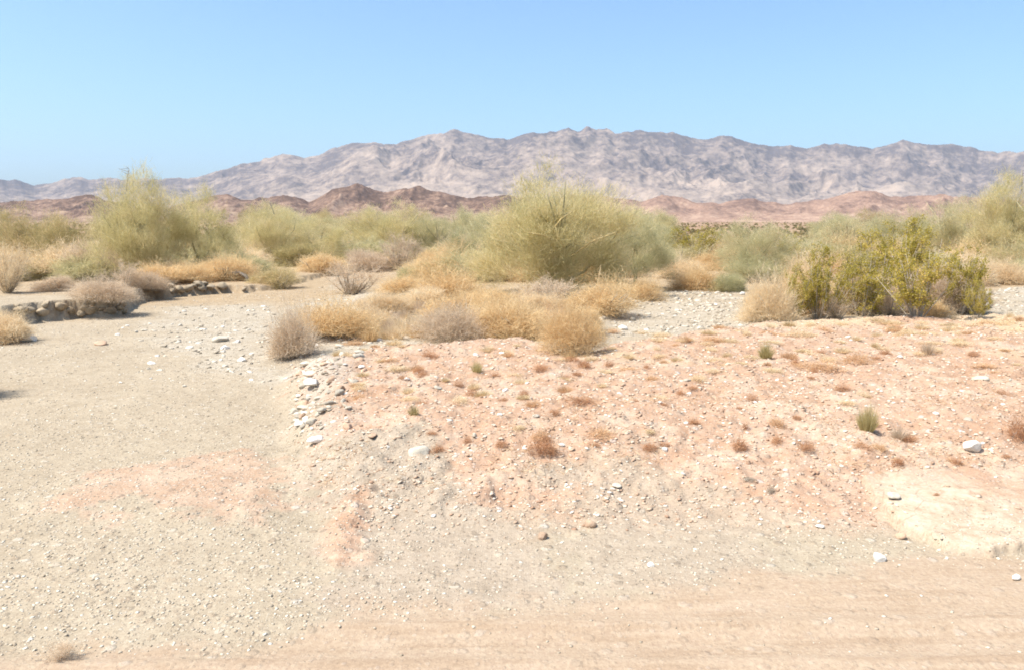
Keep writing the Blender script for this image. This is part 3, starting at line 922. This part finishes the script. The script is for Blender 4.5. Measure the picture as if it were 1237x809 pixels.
# --- creosote
for a in (
    (958, 386, 316, 46, 'short creosote bush standing in the straw coloured ragged shrub', 2),
    (990, 386, 302, 66, 'upright olive creosote bush, nearest the straw coloured ragged shrub', 0),
    (1042, 382, 288, 82, 'wide olive creosote bush in the middle of the thicket', 1),
    (1106, 384, 276, 92, 'tallest dark olive creosote bush above the small bright golden clump', 2),
    (1158, 380, 292, 58, 'thin leaning creosote bush at the outer end of the thicket', 1),
    (1078, 345, 266, 80, 'yellow olive creosote bush behind the thicket, tips above the others', 0),
    (842, 322, 274, 74, 'dark olive creosote bush far up the stony channel', 0),
    (955, 330, 282, 70, 'olive creosote bush beside the blue green tree', 2),
    (1182, 384, 338, 34, 'small creosote bush by the grey white bare bush', 2),
): shrub(a[0], a[1], a[2], a[3], a[4], 'creosote', a[5], name='creosote_bush', cat='bush')

# --- far trees and shrubs of the plain (individuals that nothing tells apart)
rr = random.Random(5)
for i in range(64):
    px = rr.uniform(-60, 1300); base = rr.uniform(284, 303)
    if 800 < px < 975: continue
    hpx = rr.uniform(16, 42) * (base - 262) / 30
    tree(px, base, base - hpx, hpx * rr.uniform(1.3, 2.0), 'hazy grey green desert tree far off in the scrub plain', rr.choice((2, 3)),
         rr.choice(('palo', 'palo_grey', 'palo_olive')), 'trees far off in the scrub plain', name='desert_tree')
for i in range(46):
    px = rr.uniform(-40, 1280); base = rr.uniform(290, 322)
    hpx = rr.uniform(9, 18) * (base - 255) / 45
    shrub(px, base, base - hpx, hpx * rr.uniform(1.5, 2.2), 'small tan or olive shrub scattered in the scrub plain', 'gold', rr.randrange(4),
          rr.choice(('gold', 'straw', 'palo_olive', 'deadgrey', 'palo_olive')), 'shrubs scattered in the scrub plain')


kinds = {'gold': 'golden dry shrub in the scrub belt behind the wash', 'straw': 'straw coloured dry shrub in the scrub belt behind the wash',
         'palo_grey': 'grey green shrub in the scrub belt behind the wash', 'palo_olive': 'olive shrub in the scrub belt behind the wash',
         'deadgrey': 'greyish dry shrub in the scrub belt behind the wash'}
for i in range(210):
    px = rr.uniform(-60, 1300); base = rr.uniform(304, 341)
    if 300 < px < 440 and base > 322: continue
    if 770 < px < 905 and base > 326: continue
    hpx = rr.uniform(16, 42) * (base - 262) / 60
    mt = rr.choice(('gold', 'gold', 'straw', 'palo_grey', 'palo_olive', 'deadgrey', 'palo_grey'))
    shrub(px, base, base - hpx, hpx * rr.uniform(1.5, 2.3), kinds[mt], 'gold', rr.randrange(4), mt, 'scrub belt shrubs, ' + kinds[mt].split(' shrub')[0])


# far scrub too small to count
def far_scrub():
    global rng
    rng = np.random.default_rng(77)
    b = Build(); n = 5200
    y = 70 * np.exp(rng.uniform(0, 1, n) * math.log(1500 / 70)); x = y * rng.uniform(-.75, .75, n)
    z = terrain(x, y, False)
    size = rng.uniform(.4, 1.3, n)
    for k in range(14):
        p0 = np.stack([x, y, z], 1); d = unit(rng.normal(size=(n, 3)) + [0, 0, .9]) * size[:, None]
        d[:, 2] = np.abs(d[:, 2]) * .9
        b.ribbons(p0, p0 + d * .6, p0 + d, size * .4, rng.uniform(0, 1, n), 1.3)
    tag(link('scrub', b.mesh('scrub'), M['farscrub']), 'low scrub dotted over the far desert plain', 'scrub', kind='stuff')


far_scrub()

# --- tufts on the red bench
for a in (
    (925, 432, 405, 28, 'yellow green upright tuft alone near the back of the red bench', 'tuftgreen', 'tuft', 0),
    (1047, 521, 476, 36, 'tallest yellow green tuft, above the pale cream crust', 'tuftgreen', 'tuft', 2),
    (1086, 528, 508, 30, 'faded grey green tuft leaning beside the tallest tuft', 'deadgrey', 'tuft', 1),
    (576, 448, 431, 22, 'tiny green seedling on the red bench below the rust gold shrub', 'tuftgreen', 'tuft', 1),
    (1121, 428, 406, 24, 'greyish thin tuft at the back of the bench before the creosote', 'deadgrey', 'tuft', 1),
    (500, 506, 484, 22, 'brown and green tuft among red stones in the middle of the slope', 'palo_olive', 'tuft', 1),
    (1132, 383, 362, 30, 'golden grass sprouting at the base of the golden clump', 'gold', 'tuft', 0),
    (652, 544, 516, 42, 'large red brown dry mat beside the round white stone', 'brownmat', 'mat', 0),
    (652, 530, 514, 30, 'tan brown dry mat just above the large red brown mat', 'rust', 'mat', 1),
    (726, 526, 514, 46, 'long orange brown dry mat on the crest of the slope', 'rust', 'mat', 1),
    (786, 543, 529, 24, 'small dark rust mat at the top of the gravel fan', 'brownmat', 'mat', 0),
    (893, 541, 523, 28, 'rust brown dry tuft, first of the row on the crest', 'brownmat', 'mat', 1),
    (940, 512, 499, 26, 'tan brown low tuft standing above the crest row', 'rust', 'mat', 0),
    (938, 533, 520, 22, 'small red brown tuft in the middle of the crest row', 'brownmat', 'mat', 1),
    (976, 541, 527, 24, 'faded red brown tuft toward the end of the crest row', 'brownmat', 'mat', 0),
    (1042, 545, 530, 26, 'bright rust mat below the tallest yellow green tuft', 'brownmat', 'mat', 1),
    (1060, 544, 530, 24, 'dull rust mat touching the bright rust one', 'rust', 'mat', 0),
    (1084, 562, 548, 20, 'brown ball tuft at the upper corner of the cream crust', 'brownmat', 'mat', 0),
    (1155, 559, 547, 18, 'reddish tuft at the top edge of the cream crust', 'brownmat', 'mat', 1),
    (1216, 556, 547, 14, 'tiny dark rust tuft on the cream crust near the edge', 'brownmat', 'mat', 0),
    (907, 585, 574, 18, 'grey brown ball tuft on the gravel below the crest', 'stem', 'mat', 0),
    (931, 597, 581, 14, 'small upright grey brown tuft beside the ball tuft', 'stem', 'mat', 1),
    (1132, 605, 598, 9, 'tiny brown sprig alone in the middle of the cream crust', 'brownmat', 'mat', 0),
    (700, 488, 474, 44, 'faint pinkish brown mat in the middle of the bench', 'brownmat', 'mat', 1),
    (655, 448, 436, 30, 'brown mat below the notch of the bench', 'brownmat', 'mat', 0),
    (570, 475, 464, 20, 'dark brown little mat on the bench under the seedling', 'brownmat', 'mat', 1),
    (632, 480, 466, 18, 'purple brown thin mat in the middle of the red bench', 'brownmat', 'mat', 0),
    (435, 480, 470, 20, 'orange brown mat between pale rocks near the wash edge', 'rust', 'mat', 1),
    (990, 446, 430, 60, 'wide pinkish straw mat behind the upright tuft', 'rust', 'mat', 1),
    (1040, 440, 420, 44, 'orange straw mat at the back of the bench', 'rust', 'mat', 0),
    (965, 408, 392, 36, 'buff mat at the foot of the creosote thicket', 'straw', 'mat', 1),
    (1235, 530, 490, 36, 'pink brown dry bush cut by the photo edge on the bench', 'brownmat', 'mat', 0),
): tuft(*a[:5], mat=a[5], kind=a[6], variant=a[7], name='grass_tuft' if a[6] == 'tuft' else 'dry_tuft')
x, y = spot(72, 796)
d_st, d_tw = DEAD[1]
o = link('dry_tumbleweed', coloured(d_tw, 'deadgrey'), loc=(x, y, gz(x, y)))
o.scale = (.34, .2, .13); tag(o, 'flattened grey dead twigs lying on the road gravel', 'tumbleweed')
for i in range(46):
    px = rr.uniform(430, 1220); py = rr.uniform(425, 545)
    if px > 1040 and py > 530: continue
    tuft(px, py, py - rr.uniform(5, 11), rr.uniform(10, 26), 'small rust brown dry weed scattered on the red bench', 'brownmat', 'mat', rr.randrange(2),
         'rust brown weeds on the red bench', name='dry_tuft')
# scattered straw mats along the back of the bench
for i in range(150):
    px = rr.uniform(400, 1250); back = 418 - (px - 380) * .045
    py = back + abs(rr.gauss(0, 1)) * (44 if px < 800 else 28)
    if py > 525: continue
    tuft(px, py, py - rr.uniform(5, 10), rr.uniform(14, 34), 'small bleached straw tuft among others on the back of the red bench',
         rr.choice(('straw', 'straw', 'drygrass', 'rust')), rr.choice(('tuft', 'mat')), rr.randrange(3), 'straw tufts on the back of the red bench', name='straw_tuft')


def litter():
    global rng
    rng = np.random.default_rng(91)
    n = 30000
    y = 7.5 * np.exp(rng.uniform(0, 1, n) * math.log(19.5 / 7.5)); x = y * rng.uniform(-.35, .70, n)
    den = smooth(-.1, .3, sdist(PLATEAU, x, y)) * smooth(.0, .4, fbm(x, y, .9, 4, 131) + .25 * smooth(10, 17, y)) * (1 - smooth(-.1, .1, sdist(CREAM, x, y)))
    k = den > rng.uniform(0, 1, n)
    x, y = x[k], y[k]; n = len(x)
    p0 = np.stack([x, y, terrain(x, y) + .002], 1)
    d = unit(rng.normal(size=(n, 3)) * [1, 1, .35] + [0, 0, .35]); d[:, 2] = np.abs(d[:, 2])
    ln = rng.uniform(.03, .11, n)[:, None]
    b = Build(); b.ribbons(p0, p0 + d * ln * .55, p0 + d * ln - [0, 0, .004], rng.uniform(.003, .007, n), rng.uniform(0, 1, n))
    tag(link('dry_grass', b.mesh('dry_grass'), M['littergrass']), 'sparse bleached grass stubble and litter over the red bench', 'grass', kind='stuff')


litter()


# ------------------------------------------------------------------ stones
def ico(sub):
    import bmesh
    bm = bmesh.new(); bmesh.ops.create_icosphere(bm, subdivisions=sub, radius=1)
    v = np.array([p.co[:] for p in bm.verts]); t = np.array([[q.index for q in f.verts] for f in bm.faces]); bm.free()
    return v, t


IC1, IC3 = ico(1), ico(3)


def rock_mesh(seed, flat=.6):
    r = np.random.default_rng(seed)
    v, t = IC3; v = v.copy()
    # cut by random planes for facets, then roughen
    for k in range(11):
        n = unit(r.normal(size=3)); dcut = r.uniform(.55, .9)
        over = np.maximum(v @ n - dcut, 0)
        v -= over[:, None] * n
    v *= (1 + .05 * (vnoise(v[:, 0] * 4 + seed, v[:, 1] * 4 + v[:, 2] * 3, seed) * 2 - 1))[:, None]
    v *= [1, r.uniform(.55, .95), flat * r.uniform(.6, 1.15)]
    v /= np.abs(v[:, 0]).max() * 2
    return mesh_np('rock', v, t)


ROCKS = {c: [] for c in SM}
for c in SM:
    for s in range(5):
        me = rock_mesh(100 + s + 10 * list(SM).index(c), .62 if s else .85); me.materials.append(SM[c]); ROCKS[c].append(me)


def rock(px, base, wpx, label, colour, variant=0, group=None, name='rock', rot=None, tilt=.15, sink=.28):
    x, y = spot(px, base)
    w = wpx / F * y
    o = link(name, ROCKS[colour][variant % 5], loc=(x, y, gz(x, y) + w * (.30 - sink)))
    o.scale = (w, w, w); o.rotation_euler = (random.uniform(-tilt, tilt), random.uniform(-tilt, tilt), random.uniform(0, 6.28) if rot is None else rot)
    return tag(o, label, 'rock', group)


for a in (
    (1174, 546, 21, 'bright white angular rock above the cream crust', 'white', 0, .1),
    (382, 533, 24, 'largest white rock at the wash edge of the red slope', 'white', 1, .12),
    (374, 456, 18, 'pale flat rock leaning on a reddish stone at the wash edge', 'pale', 2, .1),
    (377, 467, 20, 'white topped flat rock with dark underside at the wash edge', 'white', 3, .08),
    (400, 462, 16, 'reddish flat stone beside the white topped flat rock', 'rust', 1, .15),
    (410, 474, 13, 'small grey and white stone with black shadow near the wash edge', 'grey', 0, .1),
    (384, 483, 14, 'pale rounded stone below the flat rocks', 'pale', 4, .2),
    (390, 500, 16, 'flat grey stone with dark lower edge on the red slope', 'grey', 2, .1),
    (420, 514, 14, 'dark rusty stone on the red slope between flat grey stone and cream boulder', 'rust', 3, .1),
    (450, 528, 14, 'dark rusty stone embedded beside the cream boulder', 'rust', 2, .1),
    (506, 540, 36, 'cream boulder half sunk in the red slope', 'pale', 0, .34),
    (436, 443, 10, 'small bright white stone near the top of the red slope', 'white', 2, .1),
    (606, 428, 9, 'white stone on the bench under the rust gold shrub', 'white', 4, .1),
    (611, 470, 8, 'white pebble in the middle of the bench', 'white', 0, .15),
    (679, 536, 10, 'round white stone beside the large red brown mat', 'white', 4, .1),
    (1184, 461, 22, 'flat cream stone lying alone on the bench', 'pale', 3, .22),
    (1062, 676, 17, 'square white rock at the foot of the slope by the road', 'white', 0, .12),
    (1227, 699, 16, 'white rock on the road edge under the cream crust', 'white', 2, .12),
    (786, 685, 11, 'small white rock at the foot of the gravel fan', 'white', 3, .15),
    (991, 639, 13, 'white stone halfway down the slope above the square white rock', 'white', 1, .15),
    (1131, 501, 9, 'white pebble uphill of the bright white rock beside the tallest tuft', 'white', 3, .15),
    (1170, 507, 12, 'dark grey stone uphill of the bright white rock', 'grey', 1, .15),
    (830, 509, 9, 'white stone on the upper slope above the rust brown tuft row', 'white', 2, .15),
    (803, 546, 9, 'white stone touching the small dark rust mat', 'white', 0, .15),
    (712, 634, 22, 'long brown stone lying on the gravel fan', 'rust', 1, .2),
    (655, 649, 16, 'brown stone with a dark shadow lower on the gravel fan', 'rust', 3, .15),
    (745, 588, 12, 'pale stone where the red soil meets the gravel fan', 'pale', 2, .15),
    (1078, 610, 18, 'pale stone capping the broken lip of the cream crust', 'pale', 2, .1),
    (1088, 648, 16, 'dark rusty rock under the lip of the cream crust', 'rust', 4, .12),
    (122, 416, 20, 'flat reddish stone lying in the gravel wash', 'rust', 2, .2),
    (266, 412, 22, 'pale flat stone in the middle of the gravel wash', 'pale', 3, .2),
    (35, 412, 20, 'white stone in the wash below the pinkish tan shrub', 'white', 3, .2),
    (1192, 372, 14, 'white stone at the end of the creosote thicket', 'white', 2, .1),
    (598, 408, 14, 'white stone under the front of the big rust gold shrub', 'white', 1, .1),
): rock(a[0], a[1], a[2], a[3], a[4], a[5], sink=a[6])

ZONES = [
    (88, (372, 960), (430, 545), 'small reddish or pale stone strewn over the red bench and its slope', 'stones strewn over the red bench', ('pale', 'rust', 'rust', 'white', 'pale'), (4, 11)),
    (40, (960, 1237), (400, 560), 'small pale or rusty stone on the bench before the creosote thicket', 'stones on the bench before the creosote', ('pale', 'pale', 'rust', 'white'), (4, 10)),
    (56, (355, 500), (402, 520), 'broken pale rock heaped where the red slope meets the gravel wash', 'rocks heaped at the wash edge', ('pale', 'white', 'grey', 'rust', 'pale'), (5, 17)),
    (50, (700, 910), (352, 402), 'pale rock lying in the stony channel', 'rocks in the stony channel', ('pale', 'white', 'grey', 'pale'), (5, 14)),
    (46, (140, 345), (372, 470), 'pale flat stone lying in the gravel wash', 'stones in the gravel wash', ('pale', 'grey', 'white', 'pale'), (4, 13)),
]
for n, (x0, x1), (y0, y1), lab, grp, cols, (s0, s1) in ZONES:
    for i in range(n):
        px, py = rr.uniform(x0, x1), rr.uniform(y0, y1)
        if 'heaped' in lab: px = 352 + (px - 355) * ((1 - (py - 402) / 140)) ; s = rr.uniform(s0, s1)
        else: s = s0 + (s1 - s0) * rr.random() ** 2.2
        rock(px, py, s, lab, rr.choice(cols), rr.randrange(5), grp, sink=rr.uniform(.16, .34))
# boulders and earth clods in the cut bank
for i in range(26):
    px = rr.uniform(20, 150); py = 386 - (px - 20) * .04 - rr.uniform(0, 12)
    rock(px, py, rr.uniform(9, 20), 'rough clod of earth and stone embedded in the cut bank', 'earth', rr.randrange(5),
         'clods in the cut bank', name='earth_clod', tilt=.6, sink=.05)
for i in range(16):
    px = rr.uniform(205, 305); py = 355 - (px - 205) * .03 - rr.uniform(0, 8)
    rock(px, py, rr.uniform(6, 14), 'dark clod fallen along the far bank under the golden shrubs', 'earth', rr.randrange(5),
         'clods along the far bank', name='earth_clod', tilt=.6, sink=.05)
# fallen log on the far bank
x, y = spot(286, 340)
b = Build(); b.tube([(-.9, 0, .08), (-.4, .1, .33), (.1, .05, .36), (.45, -.05, .2), (.55, -.1, -.12)], [.05, .07, .08, .08, .09], 8, .4)
b.tube([(-.3, .1, .33), (-.5, .0, .5), (-.8, -.1, .55)], [.04, .03, .01], 6, .5)
tag(link('fallen_log', b.mesh('fallen_log'), M['dead_wood'], loc=(x, y, gz(x, y))), 'arched grey dead log lying over the far bank', 'log')


def gravel(name, n, ylo, yhi, smin, smax, seed, stops, label, keep, xr=.72):
    r = np.random.default_rng(seed)
    y = ylo * np.exp(r.uniform(0, 1, n) * math.log(yhi / ylo)); x = y * r.uniform(-xr, xr, n)
    k = keep(x, y) > r.uniform(0, 1, n)
    x, y = x[k], y[k]; n = len(x)
    s = (smin + (smax - smin) * r.uniform(0, 1, n) ** 3.5) * np.maximum(1, y / 8) ** .6
    z = terrain(x, y)
    v0, t0 = ico(1)
    nv = len(v0)
    sc = np.stack([s * r.uniform(.7, 1.3, n), s * r.uniform(.6, 1.1, n), s * r.uniform(.25, .5, n)], 1)
    v = v0[None] * (1 + r.uniform(-.28, .2, (n, nv, 1))) * sc[:, None]
    a = r.uniform(0, 6.28, n); ca, sa = np.cos(a)[:, None], np.sin(a)[:, None]
    vx = v[..., 0] * ca - v[..., 1] * sa; vy = v[..., 0] * sa + v[..., 1] * ca
    tl = r.normal(size=(n, 1)) * .25
    vz = v[..., 2] + vx * tl
    V = np.stack([vx + x[:, None], vy + y[:, None], vz + (z + s * .05)[:, None]], -1).reshape(-1, 3)
    T = (t0[None] + (np.arange(n) * nv)[:, None, None]).reshape(-1, 3)
    tint = np.repeat(r.uniform(0, 1, n), nv)
    tag(link(name, mesh_np(name, V, T, tint=tint), gravel_mat(name, stops)), label, 'gravel', kind='stuff')


def k_red(x, y):
    return smooth(-.2, .2, sdist(PLATEAU, x, y)) * smooth(6.4, 7.2, y) * (1 - .9 * smooth(-.1, .1, sdist(CREAM, x, y))) * .9


def k_wash(x, y):
    road = smooth(-.2, .3, sdist(ROAD, x, y))
    red = smooth(-.2, .2, sdist(PLATEAU, x, y)) * smooth(6.4, 7.2, y)
    gf = np.maximum(smooth(-.1, .3, sdist(GREY_FAN, x, y)), smooth(-.3, .3, sdist(GREY_FAN2, x, y)) * .8)
    bank = smooth(-.1, .3, sdist(BANK, x, y))
    return np.clip(np.maximum(1 - red, gf) * (1 - .96 * road) * (1 - .7 * bank), 0, 1) * (.35 + .65 * smooth(-.3, .3, fbm(x, y, 1.5, 3, 7)))


gravel('gravel', 110000, 4.6, 34, .0035, .019, 1, [(0, (.42, .35, .27)), (.25, (.53, .45, .36)), (.6, (.64, .56, .45)), (.85, (.78, .71, .60)), (1, (.92, .88, .80))],
       'pale grey and tan gravel covering the wash and road shoulder', k_wash)
def k_stony(x, y):
    m_ = np.zeros(len(x))
    for pl in STONY: m_ = np.maximum(m_, smooth(-.4, .5, sdist(pl, x, y) + fbm(x, y, .8, 3, 101) * .7))
    m_ = m_ * (.30 + .70 * smooth(-4.5, 1.5, x))
    m_ = np.maximum(m_, smooth(-.2, .3, sdist(STREW, x, y)) * .7)
    return np.clip(m_ * (.25 + .75 * smooth(-.4, .3, fbm(x, y, 1.1, 3, 9))), 0, 1)


gravel('rubble', 70000, 9, 42, .007, .055, 3, [(0, (.34, .29, .23)), (.25, (.48, .42, .34)), (.55, (.60, .53, .44)), (.85, (.76, .69, .59)), (1, (.92, .88, .81))],
       'pale broken stones covering the stony channels', k_stony, .72)
gravel('rubble', 60000, 6.2, 20, .004, .032, 2, [(0, (.44, .28, .20)), (.25, (.58, .41, .30)), (.6, (.69, .54, .42)), (.85, (.82, .70, .58)), (1, (.94, .88, .80))],
       'reddish stone chips covering the roadside bench and slope', k_red)

# ------------------------------------------------------------------ light, sky, haze, camera
SUN_EL, SUN_AZ = math.radians(60), math.radians(-112)     # azimuth from +Y towards +X
sd = Vector((math.sin(SUN_AZ) * math.cos(SUN_EL), math.cos(SUN_AZ) * math.cos(SUN_EL), math.sin(SUN_EL)))
sun = bpy.data.lights.new('sun', 'SUN'); sun.energy = 4.2; sun.angle = math.radians(.5); sun.color = (1.0, .955, .88)
so = bpy.data.objects.new('sun', sun); C.objects.link(so); so.rotation_euler = (-sd).to_track_quat('-Z', 'Y').to_euler()
w = bpy.data.worlds.new('World'); scene.world = w; w.use_nodes = True
nt = w.node_tree; bg = nt.nodes['Background']
sk = nt.nodes.new('ShaderNodeTexSky'); sk.sky_type = 'NISHITA'; sk.sun_disc = False
sk.sun_elevation = SUN_EL; sk.sun_rotation = SUN_AZ; sk.altitude = 300; sk.air_density = 1.0; sk.dust_density = 2.7; sk.ozone_density = 5.0
nt.links.new(mixc(nt, 1.0, sk.outputs[0], (.91, 1, 1), 'MULTIPLY'), bg.inputs[0]); bg.inputs[1].default_value = .14

HAZE = 4.8e-5
import bmesh
bm = bmesh.new(); bmesh.ops.create_cube(bm, size=1)
me = bpy.data.meshes.new('haze')
for v in bm.verts:
    v.co = (v.co.x * 27000, 6300 + v.co.y * 13400, 490 + v.co.z * 1020)
bm.to_mesh(me); bm.free()
m, hnt, out = new_mat('air')
pv = N(hnt, 'ShaderNodeVolumePrincipled', inputs={'Color': (.68, .82, 1, 1), 'Density': HAZE, 'Anisotropy': .1})
hnt.links.new(pv.outputs[0], out.inputs['Volume'])
tag(link('haze', me, m), 'thin blue haze in the desert air', 'haze', kind='stuff')

cam = bpy.data.cameras.new('camera'); co = bpy.data.objects.new('camera', cam); C.objects.link(co)
cam.sensor_fit = 'HORIZONTAL'; cam.sensor_width = 36; cam.lens = 36 * F / W
cam.clip_start = .1; cam.clip_end = 40000
co.location = (0, 0, CAM_H); co.rotation_euler = (math.pi / 2 - PITCH, 0, 0)
scene.camera = co
scene.view_settings.view_transform = 'Standard'; scene.view_settings.look = 'None'
scene.view_settings.exposure = 0.82; scene.view_settings.gamma = 1; scene.view_settings.use_curve_mapping = False
cy = scene.cycles
cy.max_bounces = 6; cy.diffuse_bounces = 4; cy.transmission_bounces = 3; cy.volume_bounces = 0; cy.transparent_max_bounces = 4
cy.use_denoising = True; cy.denoising_prefilter = 'NONE'; cy.denoising_input_passes = 'RGB_ALBEDO_NORMAL'
cy.filter_width = 1.8
